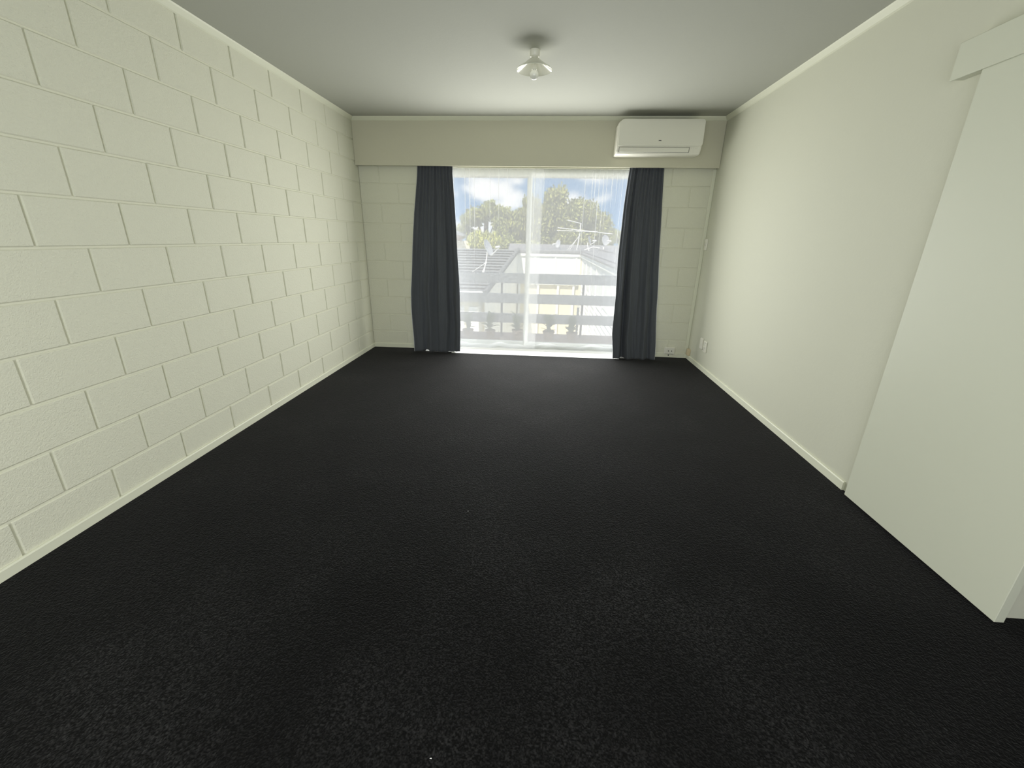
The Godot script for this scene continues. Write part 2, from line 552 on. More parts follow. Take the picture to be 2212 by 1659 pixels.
func glazed_door() -> void:
	var w := thing("window_1", "white framed glazed sliding door behind the sheer curtains", "sliding door", Vector3(0, 0, -3.72), "", "structure")
	var st := new_st()
	for b in [[0.66, 0.72, 0.03, 1.96], [3.13, 3.19, 0.03, 1.96], [0.72, 3.13, 1.885, 1.96], [0.72, 3.13, 0.03, 0.075]]:
		box(st, Vector3(b[0], b[2], -0.05), Vector3(b[1], b[3], 0.03), 0.004)
	put("frame", st.commit(), M.joinery_white, w)
	# two leaves: the fixed one at the left, the sliding one at the right, meeting at the stile
	for s in [[0.72, 1.845, -0.028, 1.80], [1.81, 3.13, -0.002, 1.81]]:
		st = new_st()
		var x0: float = s[0]
		var x1: float = s[1]
		var z: float = s[2]
		for b in [[x0, x0 + 0.045, 0.07, 1.895], [x1 - 0.045, x1, 0.07, 1.895], [x0 + 0.045, x1 - 0.045, 0.07, 0.1], [x0 + 0.045, x1 - 0.045, 1.88, 1.895]]:
			box(st, Vector3(b[0], b[2], z - 0.012), Vector3(b[1], b[3], z + 0.012), 0.003)
		var sash := put("sash", st.commit(), M.joinery_white, w)
		put("pane", box_mesh(Vector3(x0 + 0.04, 0.095, z - 0.003), Vector3(x1 - 0.04, 1.885, z + 0.003)), M.window_glass, sash)
	# threshold reaching into the room under the curtains
	for k in [[0.665, 0.985, 0.225], [0.985, 2.905, 0.274], [2.905, 3.185, 0.225]]:
		st = new_st()
		var f: float = k[2]
		prism(st, [Vector2(-0.11, -0.005), Vector2(f, -0.005), Vector2(f, 0.002), Vector2(f - 0.005, 0.004), Vector2(0.105, 0.012), Vector2(0.1, 0.03), Vector2(0.07, 0.03), Vector2(0.065, 0.014), Vector2(0.03, 0.014), Vector2(0.025, 0.03), Vector2(-0.11, 0.03)], func(p, t): return Vector3(t, p.y, p.x), k[0], k[1])
		put("sill", st.commit(), M.track_white, w)

# ---------------------------------------------------------------- curtains
func drape_rows(le: Array, re: Array, y_top: float, hem: Callable, folds: Callable, cols: int, nrow: int, back: float) -> Array:
	var rows := []
	for i in nrow:
		var t := float(i) / (nrow - 1)
		var row := []
		for j in cols:
			var u := float(j) / (cols - 1)
			var yb: float = hem.call(u)
			var y := lerpf(y_top, yb, t)
			var x0 := lerp_pts(le, y)
			var x1 := lerp_pts(re, y)
			var f: Vector2 = folds.call(u, y)
			row.append(Vector3(lerpf(x0, x1, u) + f.x, y, f.y - back))
		rows.append(row)
	return rows

func curtains() -> void:
	# charcoal curtains with a white lining that shows along their outer edges
	var specs := [
		{"le": [Vector2(0.655, 1.98), Vector2(0.648, 1.885), Vector2(0.60, 1.5), Vector2(0.572, 1.08), Vector2(0.548, 0.7), Vector2(0.55, 0.31), Vector2(0.556, 0.0)],
		 "re": [Vector2(1.024, 1.98), Vector2(1.02, 1.9), Vector2(1.056, 1.33), Vector2(1.086, 0.85), Vector2(1.101, 0.33), Vector2(1.08, 0.0)], "mirror": false, "ph": 0.4,
		 "label": "charcoal full-length curtain gathered at the left of the glazed door"},
		{"le": [Vector2(2.844, 1.98), Vector2(2.818, 1.58), Vector2(2.803, 1.08), Vector2(2.805, 0.64), Vector2(2.807, 0.28), Vector2(2.832, 0.0)],
		 "re": [Vector2(3.179, 1.98), Vector2(3.197, 1.68), Vector2(3.215, 1.37), Vector2(3.238, 0.9), Vector2(3.27, 0.4), Vector2(3.3, 0.0)], "mirror": true, "ph": 1.9,
		 "label": "charcoal full-length curtain gathered at the right of the glazed door, below the air conditioner"},
	]
	var crease := FastNoiseLite.new()
	crease.noise_type = FastNoiseLite.TYPE_SIMPLEX_SMOOTH
	crease.frequency = 0.12
	crease.seed = 41
	for s in specs:
		var mirror: bool = s.mirror
		var ph: float = s.ph
		var c := thing("curtain", s.label, "curtain", Vector3(0, 0, 0), "charcoal curtains either side of the glazed door")
		var folds := func(u: float, y: float) -> Vector2:
			var v := 1.0 - u if mirror else u           # v = 0 at the wall side, 1 at the window side
			var low := clampf((1.95 - y) / 1.95, 0.0, 1.0)
			var amp := lerpf(0.008, 0.033, smoothstep(0.0, 0.75, low))
			var fine := (1.0 - smoothstep(0.0, 0.6, low)) * 0.006
			var z := amp * (0.6 * sin(TAU * (3.1 * v + 0.1 * sin(3.0 * low)) + ph) + 0.45 * sin(TAU * 5.3 * v + 2.1 * ph + 1.2 * low))
			z += (fine + 0.0025) * sin(TAU * 11.0 * v + ph * 3.0 + 0.6 * low)
			z += crease.get_noise_2d(v * 60.0, y * 9.0 + ph * 50.0) * 0.006 * (0.4 + low) + crease.get_noise_2d(v * 160.0, y * 40.0 + ph * 30.0) * 0.0028 * low
			# deep fold a quarter in from the window side
			var fz := exp(-pow((v - 0.80 + 0.05 * low) / 0.045, 2.0))
			z -= fz * lerpf(0.01, 0.06, low)
			var zc := lerpf(-3.585, -3.455, smoothstep(0.02, 0.9, low))
			z = maxf(zc + z, -3.612)
			if y > 1.93: z = minf(z, -3.562)
			return Vector2(0.004 * sin(9.0 * y + 14.0 * v) * low, z)
		var hem := func(u: float) -> float:
			var v := 1.0 - u if mirror else u
			return 0.006 + 0.016 * maxf(0.0, sin(TAU * 1.35 * v - 0.9)) * (1.0 if not mirror else 0.15)
		var front := drape_rows(s.le, s.re, 2.03, hem, folds, 220, 110, 0.0)
		var dr := put("drape", closed(front, set_back(front, 0.004, 0.0)), M.curtain_cloth, c)
		# lining, a touch wider on the wall side, where its edge shows
		var wide := -0.007 if not mirror else 0.007
		put("lining", closed(set_back(front, 0.0055, wide), set_back(front, 0.0075, wide)), M.curtain_lining, dr)
	# sheer net curtains, overlapping behind the meeting stile
	sheer([Vector2(0.80, 1.98), Vector2(0.80, 0.0)], [Vector2(1.968, 1.98), Vector2(1.962, 1.0), Vector2(1.945, 0.0)], -3.645, 31, "white sheer net curtain over the left pane of the glazed door", [0.07, 0.19, 0.29, 0.335, 0.375, 0.52, 0.60, 0.68, 0.93])
	sheer([Vector2(1.845, 1.98), Vector2(1.84, 1.0), Vector2(1.815, 0.0)], [Vector2(3.05, 1.98), Vector2(3.05, 0.0)], -3.671, 57, "white sheer net curtain over the right pane of the glazed door", [0.03, 0.075, 0.11, 0.47, 0.53, 0.555, 0.59, 0.625, 0.655, 0.70, 0.74, 0.765, 0.79])

func set_back(rows: Array, d: float, wide: float) -> Array:
	# the same sheet moved back along its own normals; wide pushes out the edge on the wall side
	var out := []
	for r in rows:
		var n: int = r.size()
		var o := []
		for j in n:
			var p: Vector3 = r[j]
			var t: Vector3 = (r[mini(j + 1, n - 1)] as Vector3) - (r[maxi(j - 1, 0)] as Vector3)
			var q := p + Vector3(t.z, 0, -t.x).normalized() * d
			if wide < 0.0 and j == 0: q.x += wide
			if wide > 0.0 and j == n - 1: q.x += wide
			q.y += 0.002 if d > 0.005 else 0.0
			o.append(q)
		out.append(o)
	return out

func closed(front: Array, back: Array) -> ArrayMesh:
	# one smooth surface right round: front, over the side, back
	var st := new_st()
	var nr := front.size()
	var nc: int = front[0].size()
	var rows := []
	for i in nr:
		var r: Array = front[i].duplicate()
		var b: Array = back[i].duplicate()
		b.reverse()
		r.append_array(b)
		r.append(front[i][0])
		rows.append(r)
	var w: int = rows[0].size()
	for i in nr:
		for j in w: st.add_vertex(rows[i][j])
	for i in nr - 1:
		for j in w - 1:
			var a := i * w + j
			for k in [a, a + 1, a + w + 1, a, a + w + 1, a + w]: st.add_index(k)
	for i in [0, nr - 1]:
		for j in nc - 1:
			var a: int = i * w + j
			var b: int = i * w + (2 * nc - 1 - j)
			var q := [a, b, b - 1, a, b - 1, a + 1]
			if i != 0: q.reverse()
			for k in q: st.add_index(k)
	st.generate_normals()
	return st.commit()

func sheer(le: Array, re: Array, z0: float, seed_: int, label: String, pleats: Array) -> void:
	var t := thing("sheer_curtain", label, "net curtain", Vector3.ZERO, "white sheers across the glazed door")
	var r := RandomNumberGenerator.new()
	r.seed = seed_
	var ps := []
	for u in pleats: ps.append({"u": u, "w": r.randf_range(0.002, 0.0065), "low": r.randf_range(0.6, 1.8), "lean": r.randf_range(-0.012, 0.012)})
	# columns: an even spread plus, at each pleat, the three layers folded over each other
	var cols := []
	var k := 0
	var n := 130
	for i in n + 1:
		var u := float(i) / n
		while k < ps.size() and ps[k].u <= u:
			for d in [[0.0, 0.0], [1.0, 0.003], [1.0, 0.004], [-1.0, 0.005], [-1.0, 0.006], [0.0, 0.009]]:
				cols.append([ps[k].u, d[0], d[1], k])
			k += 1
		cols.append([u, 0.0, 0.0, -1])
	var a1 := r.randf() * TAU
	var a2 := r.randf() * TAU
	var wave := func(u: float, y: float) -> float:
		var low := clampf((1.95 - y) / 1.95, 0.0, 1.0)
		return 0.8 * 0.004 * sin(TAU * 6.0 * u + a1 + low) * low + 0.0036 * sin(TAU * 2.6 * u + a2 - 1.5 * low) * (0.3 + low) + 0.002 * sin(TAU * 17.0 * u + a2) * (1.0 - low)
	var hemy := func(u: float) -> float: return 0.03 + 0.011 * sin(TAU * 2.2 * u + a1) + 0.006 * sin(TAU * 4.7 * u + a2)
	var parts := {"net": [1.99, 0.055], "hem": [0.055, 0.0]}
	for name in parts:
		var rows := []
		var nr := 44 if name == "net" else 7
		for i in nr:
			var q := float(i) / (nr - 1)
			var row := []
			for c in cols:
				var u: float = c[0]
				var yb: float = hemy.call(u)
				var yt: float = parts[name][0]
				var y := lerpf(yt, yb + parts[name][1], q) if name == "net" else lerpf(yb + 0.055, yb, q)
				var x := lerpf(lerp_pts(le, y), lerp_pts(re, y), u)
				var z: float = z0 + wave.call(u, y)
				if c[3] >= 0:
					var p = ps[c[3]]
					var fade := smoothstep(p.low, minf(p.low + 0.7, 1.95), y)
					x += c[1] * p.w * fade + p.lean * (1.9 - y) * fade
					z += c[2] * fade * 0.6
				if name == "hem": z += 0.0035 * sin(26.0 * u + 3.0 * q)
				row.append(Vector3(x, y, z))
			rows.append(row)
		var host: Node3D = t if name == "net" else t.get_node("net")
		put(name, sheet(rows), M.sheer_net if name == "net" else M.sheer_hem, host)

# ---------------------------------------------------------------- fittings
func rounded(x0: float, y0: float, x1: float, y1: float, r: Array, n := 6) -> Array:
	# rounded rectangle, radii for the corners (x0 y0), (x1 y0), (x1 y1), (x0 y1)
	var out := []
	var cs := [Vector2(x0 + r[0], y0 + r[0]), Vector2(x1 - r[1], y0 + r[1]), Vector2(x1 - r[2], y1 - r[2]), Vector2(x0 + r[3], y1 - r[3])]
	for k in 4:
		for i in n + 1:
			var a := PI + PI / 2 * k + PI / 2 * i / n
			out.append(cs[k] + Vector2(cos(a), sin(a)) * r[k])
	return out

func fittings() -> void:
	var st: SurfaceTool
	# --- air conditioner on the pelmet
	var ac := thing("air_conditioner", "white wall-mounted split air conditioner fixed high on the pelmet", "air conditioner", Vector3(3.05, 2.05, -3.54))
	var prof := [Vector2(0.0, 0.0), Vector2(0.135, 0.0), Vector2(0.152, 0.006), Vector2(0.165, 0.02), Vector2(0.182, 0.062), Vector2(0.184, 0.07), Vector2(0.184, 0.262), Vector2(0.178, 0.277), Vector2(0.166, 0.286), Vector2(0.15, 0.29), Vector2(0.0, 0.29)]
	st = new_st()
	# body with rounded shoulders at its ends: a few slices that shrink towards the ends
	var slices := []
	for e in [[-0.395, 0.95, 0.247], [-0.391, 0.98, 0.259], [-0.382, 1.0, 0.273], [-0.368, 1.0, 0.284], [-0.35, 1.0, 0.29], [0.37, 1.0, 0.29], [0.383, 1.0, 0.285], [0.391, 0.985, 0.275], [0.395, 0.955, 0.262]]:
		var ring := []
		for p in prof: ring.append(Vector3(e[0], minf(0.145 + (p.y - 0.145) * e[1], e[2] - (0.29 - p.y) * 0.1), p.x * e[1]))
		slices.append(ring)
	for i in slices.size() - 1:
		for j in prof.size():
			var j2 := (j + 1) % prof.size()
			var a: Vector3 = slices[i][j]
			var b: Vector3 = slices[i][j2]
			var n: Vector3 = Vector3(0, (a.y + b.y) * 0.5 - 0.145, (a.z + b.z) * 0.5 - 0.09)
			quad(st, a, b, slices[i + 1][j2], slices[i + 1][j], n)
	for e in [0, slices.size() - 1]:
		for j in range(1, prof.size() - 1): tri(st, slices[e][0], slices[e][j], slices[e][j + 1], Vector3(-1 if e == 0 else 1, 0, 0))
	var acb := put("body", st.commit(), M.plastic_white, ac)
	# front panel proud of the body, rounded corners
	st = new_st()
	var pan := rounded(-0.383, 0.068, 0.393, 0.289, [0.014, 0.02, 0.024, 0.045])
	prism(st, pan, func(p, t): return Vector3(p.x, p.y, t - 0.12 * maxf(0.0, p.y - 0.262)), 0.178, 0.2)
	var fp := put("front_panel", st.commit(), M.plastic_white, ac)
	# air outlet flap along the bottom
	st = new_st()
	var fl := Transform3D(Basis(Vector3.RIGHT, -deg_to_rad(-22.0)), Vector3(-0.045, 0.038, 0.176))
	box(st, Vector3(-0.32, -0.02, -0.004), Vector3(0.325, 0.02, 0.005), 0.003, fl)
	put("louvre_flap", st.commit(), M.plastic_white, ac)
	st = new_st()
	box(st, Vector3(-0.325, -0.0225, -0.006), Vector3(0.33, 0.0225, 0.0015), 0.0, fl)
	put("outlet_slot", st.commit(), M.slot_grey, acb)
	# emblem: a small dark mark of joined rounded humps on a short bar
	st = new_st()
	box(st, Vector3(-0.014, 0.108, 0.2), Vector3(0.014, 0.111, 0.2012))
	for h in [[-0.009, 0.0045], [-0.002, 0.0075], [0.005, 0.0055], [0.0105, 0.0038]]:
		lathe(st, [Vector2(0.0, 0.0012), Vector2(h[1] * 0.62, 0.001), Vector2(h[1] * 0.62, 0.0)], 14, Vector3.ZERO, Transform3D(Basis(Vector3.RIGHT, PI / 2), Vector3(h[0], 0.109 + h[1] * 0.45, 0.2)))
	put("emblem", st.commit(), M.dark_print, fp)
	# indicator marks at the right end
	st = new_st()
	for k in 4: box(st, Vector3(0.30 + 0.016 * k, 0.052, 0.1772), Vector3(0.309 + 0.016 * k, 0.056, 0.1792))
	put("indicator_marks", st.commit(), M.plastic_grey, acb)

	# --- ceiling light
	var cl := thing("ceiling_light", "small white ceiling light with a cone shade and round bulb", "ceiling light", Vector3(1.9, H, -1.994))
	st = new_st()
	lathe(st, [Vector2(0.0, -0.036), Vector2(0.028, -0.036), Vector2(0.0315, -0.032), Vector2(0.0325, 0.0), Vector2(0.0, 0.0)])
	put("batten_holder", st.commit(), M.plastic_white, cl)
	st = new_st()
	lathe(st, [Vector2(0.0, -0.05), Vector2(0.021, -0.05), Vector2(0.021, -0.034), Vector2(0.0, -0.034)])
	put("skirt_ring", st.commit(), M.plastic_white, cl)
	st = new_st()
	lathe(st, [Vector2(0.019, -0.041), Vector2(0.026, -0.043), Vector2(0.034, -0.049), Vector2(0.068, -0.076), Vector2(0.108, -0.1), Vector2(0.1135, -0.1055), Vector2(0.1135, -0.108), Vector2(0.107, -0.1025), Vector2(0.067, -0.0785), Vector2(0.033, -0.052), Vector2(0.019, -0.046)], 64)
	put("shade", st.commit(), M.enamel, cl)
	st = new_st()
	lathe(st, [Vector2(0.0, -0.105), Vector2(0.0165, -0.105), Vector2(0.0165, -0.05), Vector2(0.0, -0.05)])
	var ls := put("lamp_socket", st.commit(), M.plastic_grey, cl)
	st = new_st()
	var bp := []
	for k in 15:
		var a := -PI / 2 + PI * 0.87 * k / 14
		bp.append(Vector2(0.0285 * cos(a), -0.133 + 0.0285 * sin(a)))
	bp.append(Vector2(0.013, -0.1))
	lathe(st, bp, 40)
	put("bulb", st.commit(), M.bulb_glass, ls)

	# --- sockets and plates
	var so := thing("socket_box", "small white surface-mounted twin aerial socket low on the block pier", "socket", Vector3(3.497, 0.083, ZB))
	put("box", box_mesh(Vector3(-0.058, -0.041, 0), Vector3(0.058, 0.041, 0.032), 0.005), M.plastic_white, so)
	var fpl := put("faceplate", box_mesh(Vector3(-0.054, -0.037, 0.030), Vector3(0.054, 0.037, 0.037), 0.003), M.plastic_white, so)
	for sx in [-0.0165, 0.018]:
		st = new_st()
		lathe(st, [Vector2(0.0, 0.003), Vector2(0.0055, 0.003), Vector2(0.0062, 0.0)], 16, Vector3.ZERO, Transform3D(Basis(Vector3.RIGHT, PI / 2), Vector3(sx, -0.002, 0.0365)))
		put("jack", st.commit(), M.dark_hole, fpl)
	st = new_st()
	lathe(st, [Vector2(0.0, 0.006), Vector2(0.006, 0.005), Vector2(0.007, 0.0)], 16, Vector3.ZERO, Transform3D(Basis(Vector3.RIGHT, PI / 2), Vector3(-0.005, -0.056, 0.014)))
	put("cable_gland", st.commit(), M.dark_hole, so)
	var ca := put("cable", null, M.plastic_white)
	st = new_st()
	var pth := []
	for k in 25:
		var q := k / 24.0
		pth.append(Vector3(lerpf(3.493, 3.672, q), 0.0545 - 0.035 * sin(PI * q) * (0.6 + 0.4 * sin(7.0 * q)) + 0.004, ZB + 0.0165 + 0.004 * sin(PI * q)))
	tube(st, pth, 0.0028)
	ca.mesh = st.commit()
	tag(ca, "thin white cable hanging slack along the skirting from the small socket box", "cable")
	var wk := put("timber_block", box_mesh(Vector3(-0.028, 0, -0.03), Vector3(0, 0.072, 0.03), 0.003), M.raw_timber, null, Vector3(W - 0.0005, 0.0505, -3.545))
	tag(wk, "small bare timber block standing on the skirting in the corner", "timber block")
	var p1 := thing("wall_plate", "white switched power outlet low on the smooth wall, farther from the window wall corner", "power outlet", Vector3(W, 0.253, -3.118))
	plate(p1, true)
	var p2 := thing("wall_plate", "plain white cover plate low on the smooth wall, nearer the window wall corner", "cover plate", Vector3(W, 0.262, -3.225))
	plate(p2, false)
	var sw := thing("switch_plate", "slim white switch plate at shoulder height by the window wall corner", "switch", Vector3(W, 1.245, -3.556))
	put("backplate", box_mesh(Vector3(-0.014, -0.056, -0.03), Vector3(0, 0.056, 0.03), 0.003), M.plastic_white, sw)
	put("rocker", box_mesh(Vector3(-0.019, -0.012, -0.008), Vector3(-0.013, 0.012, 0.008), 0.002), M.plastic_white, sw)

func lint() -> void:
	var spots := [[1.777, 0.521, "tiny white lint fleck on the dark carpet, the one nearer the viewpoint"], [1.693, -0.511, "tiny white lint fleck on the dark carpet, the one farther into the room"]]
	for s in spots:
		var st := new_st()
		tube(st, [Vector3(-0.002, 0.001, 0.0), Vector3(-0.0007, 0.0022, 0.0007), Vector3(0.001, 0.002, -0.0003), Vector3(0.002, 0.001, 0.0005)], 0.0009, 6)
		tag(put("lint_fleck", st.commit(), M.track_white, null, Vector3(s[0], 0.0, s[1])), s[2], "lint", "lint flecks on the carpet")

func plate(t: Node3D, outlet: bool) -> void:
	put("backplate", box_mesh(Vector3(-0.01, -0.058, -0.04), Vector3(0, 0.058, 0.04), 0.004), M.plastic_white, t)
	var fpl := put("faceplate", box_mesh(Vector3(-0.0135, -0.053, -0.035), Vector3(-0.009, 0.053, 0.035), 0.002), M.plastic_white, t)
	if outlet:
		for sy in [-0.026, 0.026]:
			put("rocker", box_mesh(Vector3(-0.018, sy + 0.008, -0.006), Vector3(-0.013, sy + 0.02, 0.006), 0.0015), M.plastic_grey, fpl)
			var st := new_st()
			for k in [[-0.006, 0.0, 0.5], [0.006, 0.0, -0.5], [0.0, -0.011, 0.0]]:
				box(st, Vector3(-0.0006, -0.0035, -0.0008), Vector3(0.0006, 0.0035, 0.0008), 0.0, Transform3D(Basis(Vector3.RIGHT, k[2]), Vector3(-0.0135, sy - 0.004 + k[1], k[0])))
			put("socket_slots", st.commit(), M.dark_hole, fpl)

func sliding_door() -> void:
	var d := thing("sliding_door", "tall plain painted sliding door panel pushed open along the right wall", "sliding door", Vector3(3.661, 0.014, -0.442))
	put("panel", box_mesh(Vector3(0, 0, -0.396), Vector3(0.034, 1.96, 0.396), 0.002), M.door_paint, d)
	var t := thing("door_track_cover", "boxed painted track cover above the sliding door on the right wall", "track cover", Vector3(W, 1.915, -0.965))
	put("fascia", box_mesh(Vector3(-0.0535, 0, 0), Vector3(-0.0455, 0.131, 1.75), 0.0015), M.door_paint, t)
	put("top_board", box_mesh(Vector3(-0.0455, 0.119, 0), Vector3(0, 0.131, 1.75), 0.001), M.door_paint, t)
	put("end_shade_block", box_mesh(Vector3(-0.0455, 0.004, 0), Vector3(0, 0.119, 0.11), 0.001), M.door_paint, t)  # solid filler added to keep the underside of the cover dark

# ---------------------------------------------------------------- outside
func outside() -> void:
	var o: Node3D
	var st: SurfaceTool
	o = put("ground", box_mesh(Vector3(-120, -3.3, -140), Vector3(120, -2.9, -3.9)), M.ground_grass)
	tag(o, "pale garden ground between the houses seen below the balcony", "ground", "", "structure")
	o = put("balcony_deck", box_mesh(Vector3(-1.2, -0.3, -5.22), Vector3(5.2, -0.12, ZB - 0.2)), M.deck)
	tag(o, "pinkish balcony deck outside the glazed door", "balcony deck", "", "structure")
	# balustrade
	var b := thing("balustrade", "balcony railing of three wide grey horizontal boards", "railing", Vector3(0, -0.12, -5.0))
	for r in [[0.195, 0.335], [0.485, 0.625], [0.775, 0.915]]:
		put("rail_board", box_mesh(Vector3(-1.2, r[0], -0.03), Vector3(5.2, r[1], 0.0), 0.004), M.rail_paint, b)
	for x in [-1.0, 0.2, 1.41, 2.6, 3.8, 5.0]:
		put("post", box_mesh(Vector3(x - 0.014, 0.0, -0.07), Vector3(x + 0.014, 0.9, -0.03), 0.003), M.post_paint, b)
	# potted plants on the deck
	var leaf := leaf_mesh()
	var spots := [[0.955, -4.72, 0.075, 0.14, 26, "potted plant behind the left sheer, nearest the left curtain"], [1.27, -4.8, 0.07, 0.12, 28, "low bushy potted plant second along from the left curtain"], [1.67, -4.74, 0.075, 0.15, 20, "potted plant with upright leaves just left of the door stile"],
		[2.12, -4.8, 0.08, 0.13, 28, "tall leafy potted plant just right of the door stile"], [2.45, -4.82, 0.07, 0.12, 26, "bushy potted plant behind the right sheer, nearest the right curtain"]]
	for s in spots:
		var p := thing("potted_plant", s[5] + " on the balcony", "potted plant", Vector3(s[0], -0.12, s[1]), "potted plants on the balcony")
		var r: float = s[2]
		var h: float = s[3]
		st = new_st()
		lathe(st, [Vector2(0, 0), Vector2(r * 0.8, 0), Vector2(r, h - 0.02), Vector2(r * 1.08, h - 0.02), Vector2(r * 1.08, h), Vector2(r * 0.95, h), Vector2(r * 0.93, h - 0.02), Vector2(0, h - 0.02)], 20)
		var pot := put("pot", st.commit(), M.pot_clay, p)
		st = new_st()
		lathe(st, [Vector2(r * 0.93, h - 0.021), Vector2(0.0, h - 0.012)], 16)
		put("soil", st.commit(), M.soil, pot)
		for k in int(s[4] * 1.5):
			var a := rng.randf() * TAU
			var lean := rng.randf_range(0.15, 1.15)
			var base := Vector3(cos(a), 0, sin(a)) * r * 0.4 * rng.randf() + Vector3(0, h - 0.02 + rng.randf() * 0.2, 0)
			var sc := rng.randf_range(0.9, 1.7)
			var l := put("leaf", leaf, M["plant_leaf_%d" % (k % 3)], p)
			l.transform = Transform3D(Basis(Vector3.UP, a) * Basis(Vector3.RIGHT, lean) * Basis().scaled(Vector3.ONE * sc), base)
		for k in 5:
			var a := rng.randf() * TAU
			st = new_st()
			tube(st, [Vector3(0, h - 0.02, 0), Vector3(cos(a) * 0.03, h + 0.1, sin(a) * 0.03), Vector3(cos(a) * 0.07, h + 0.2, sin(a) * 0.07)], 0.003, 5)
			put("stem", st.commit(), M.plant_leaf_2, p)
	houses()
	aerials()
	trees()

func leaf_mesh() -> ArrayMesh:
	var rows := []
	for i in 6:
		var t := i / 5.0
		var w := 0.017 * sin(PI * pow(t, 0.8)) + 0.0008
		var y := 0.11 * t - 0.02 * t * t
		var z := 0.035 * t * t
		rows.append([Vector3(-w, y, z), Vector3(0, y - 0.15 * w, z + 0.25 * w), Vector3(w, y, z)])
	return sheet(rows)

func houses() -> void:
	var st: SurfaceTool
	# left wing: tiled roof plane down to a white gutter, raked gable wall on its right
	var h := thing("neighbour_house", "joined white single-storey units with grey roofs filling the view below the trees", "house", Vector3(0, -2.9, 0))
	var rr := Vector3(0.89, 0.81 + 2.9, -17.0)      # right end of the ridge
	var re := Vector3(0.06, -0.50 + 2.9, -13.0)    # right end of the eave
	var n := 15
	for i in n:
		var a := re.lerp(rr, i / float(n))
		var b := re.lerp(rr, (i + 1.12) / float(n))
		st = new_st()
		var l := -9.0
		var up := Vector3(0, 0.045, 0)
		# each course is a slab whose lower edge stands proud of the one below
		var q := [Vector3(l, a.y, a.z), a, b, Vector3(l, b.y, b.z)]
		var t0 := [q[0] + up * 1.6, q[1] + up * 1.6, q[2] + up * 0.2, q[3] + up * 0.2]
		quad(st, t0[0], t0[1], t0[2], t0[3], Vector3(0, 1, 0.6))
		quad(st, q[0], q[1], t0[1], t0[0], Vector3(0, 0, 1))
		quad(st, q[1], q[2], t0[2], t0[1], Vector3(1, 0, 0))
		quad(st, q[0], q[1], q[2], q[3], Vector3(0, -1, 0))
		var tc := put("tile_course", st.commit(), M.roof_tile, h)
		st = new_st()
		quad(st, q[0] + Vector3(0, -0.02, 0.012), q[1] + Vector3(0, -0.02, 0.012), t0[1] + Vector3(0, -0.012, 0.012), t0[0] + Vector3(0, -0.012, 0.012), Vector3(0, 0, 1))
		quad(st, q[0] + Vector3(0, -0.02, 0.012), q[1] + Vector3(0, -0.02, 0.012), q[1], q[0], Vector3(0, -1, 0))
		put("tile_shadow_line", st.commit(), M.tile_shadow_line, tc)  # strip drawn as the shadow line below this course
	st = new_st()
	box(st, Vector3(-9.0, re.y - 0.07, re.z - 0.02), Vector3(re.x - 0.05, re.y + 0.06, re.z + 0.12), 0.02)
	put("gutter", st.commit(), M.house_white, h)
	st = new_st()
	var rk := [re + Vector3(0.0, -0.1, 0.05), rr + Vector3(0.0, -0.1, 0.0)]
	tube(st, [re + Vector3(0.03, 0.02, 0.1), rr + Vector3(0.03, 0.02, 0)], 0.09, 8)
	put("verge_cap", st.commit(), M.roof_tile_dark, h)
	st = new_st()
	quad(st, rk[0], rk[1], Vector3(rk[1].x, 0, rk[1].z), Vector3(rk[0].x, 0, rk[0].z), Vector3(1, 0, 0.25))
	quad(st, rk[0] + Vector3(-0.2, 0, 0), rk[1] + Vector3(-0.2, 0, 0), Vector3(rk[1].x - 0.2, 0, rk[1].z), Vector3(rk[0].x - 0.2, 0, rk[0].z), Vector3(-1, 0, -0.25))
	put("gable_wall", st.commit(), M.house_white, h)
	put("front_wall", box_mesh(Vector3(-9.0, 0, re.z - 0.45), Vector3(re.x - 0.0, re.y - 0.05, re.z - 0.3)), M.house_cream, h)
	for x in [-1.05, -0.55]:
		put("window_frame", box_mesh(Vector3(x, 0.9, re.z - 0.3), Vector3(x + 0.36, 1.9, re.z - 0.26), 0.01), M.house_white, h)
	st = new_st()
	quad(st, Vector3(-9, rr.y, rr.z), rr, Vector3(rr.x, rr.y - 1.3, rr.z - 4.0), Vector3(-9, rr.y - 1.3, rr.z - 4.0), Vector3(0, 1, -0.5))
	put("rear_roof", st.commit(), M.roof_tile_dark, h)

	# middle wing: flat topped white wall with a grey cap, beige recess below
	var x0 := 0.80
	var x1 := 3.51
	var yt := 0.70 + 2.9
	put("wall", box_mesh(Vector3(x0, yt - 1.24, -0.2), Vector3(x1, yt - 0.12, 0.0)), M.house_white, h, Vector3(0, 0, -17.0))
	put("fascia", box_mesh(Vector3(x0, yt - 0.12, -0.2), Vector3(x1, yt, 0.05), 0.01), M.house_white, h, Vector3(0, 0, -17.0))
	put("wall_capping", box_mesh(Vector3(x0 - 0.05, yt, -0.45), Vector3(x1 + 0.02, yt + 0.13, 0.07), 0.02), M.roof_metal, h, Vector3(0, 0, -17.0))
	for x in [1.62, 2.45, 3.3]:
		put("batten", box_mesh(Vector3(x, yt - 1.24, 0.0), Vector3(x + 0.06, yt - 0.12, 0.025)), M.house_white, h, Vector3(0, 0, -17.0))
	put("lower_wall", box_mesh(Vector3(x0, 0, -0.4), Vector3(x1, yt - 1.2, -0.12)), M.house_cream, h, Vector3(0, 0, -17.0))
	put("soffit", box_mesh(Vector3(x0, yt - 1.26, -0.4), Vector3(x1, yt - 1.2, 0.0)), M.house_white, h, Vector3(0, 0, -17.0))
	for x in [0.95, 1.75, 2.6, 3.25]:
		put("post", box_mesh(Vector3(x, 0, -0.12), Vector3(x + 0.09, yt - 1.26, -0.03)), M.house_white, h, Vector3(0, 0, -17.0))
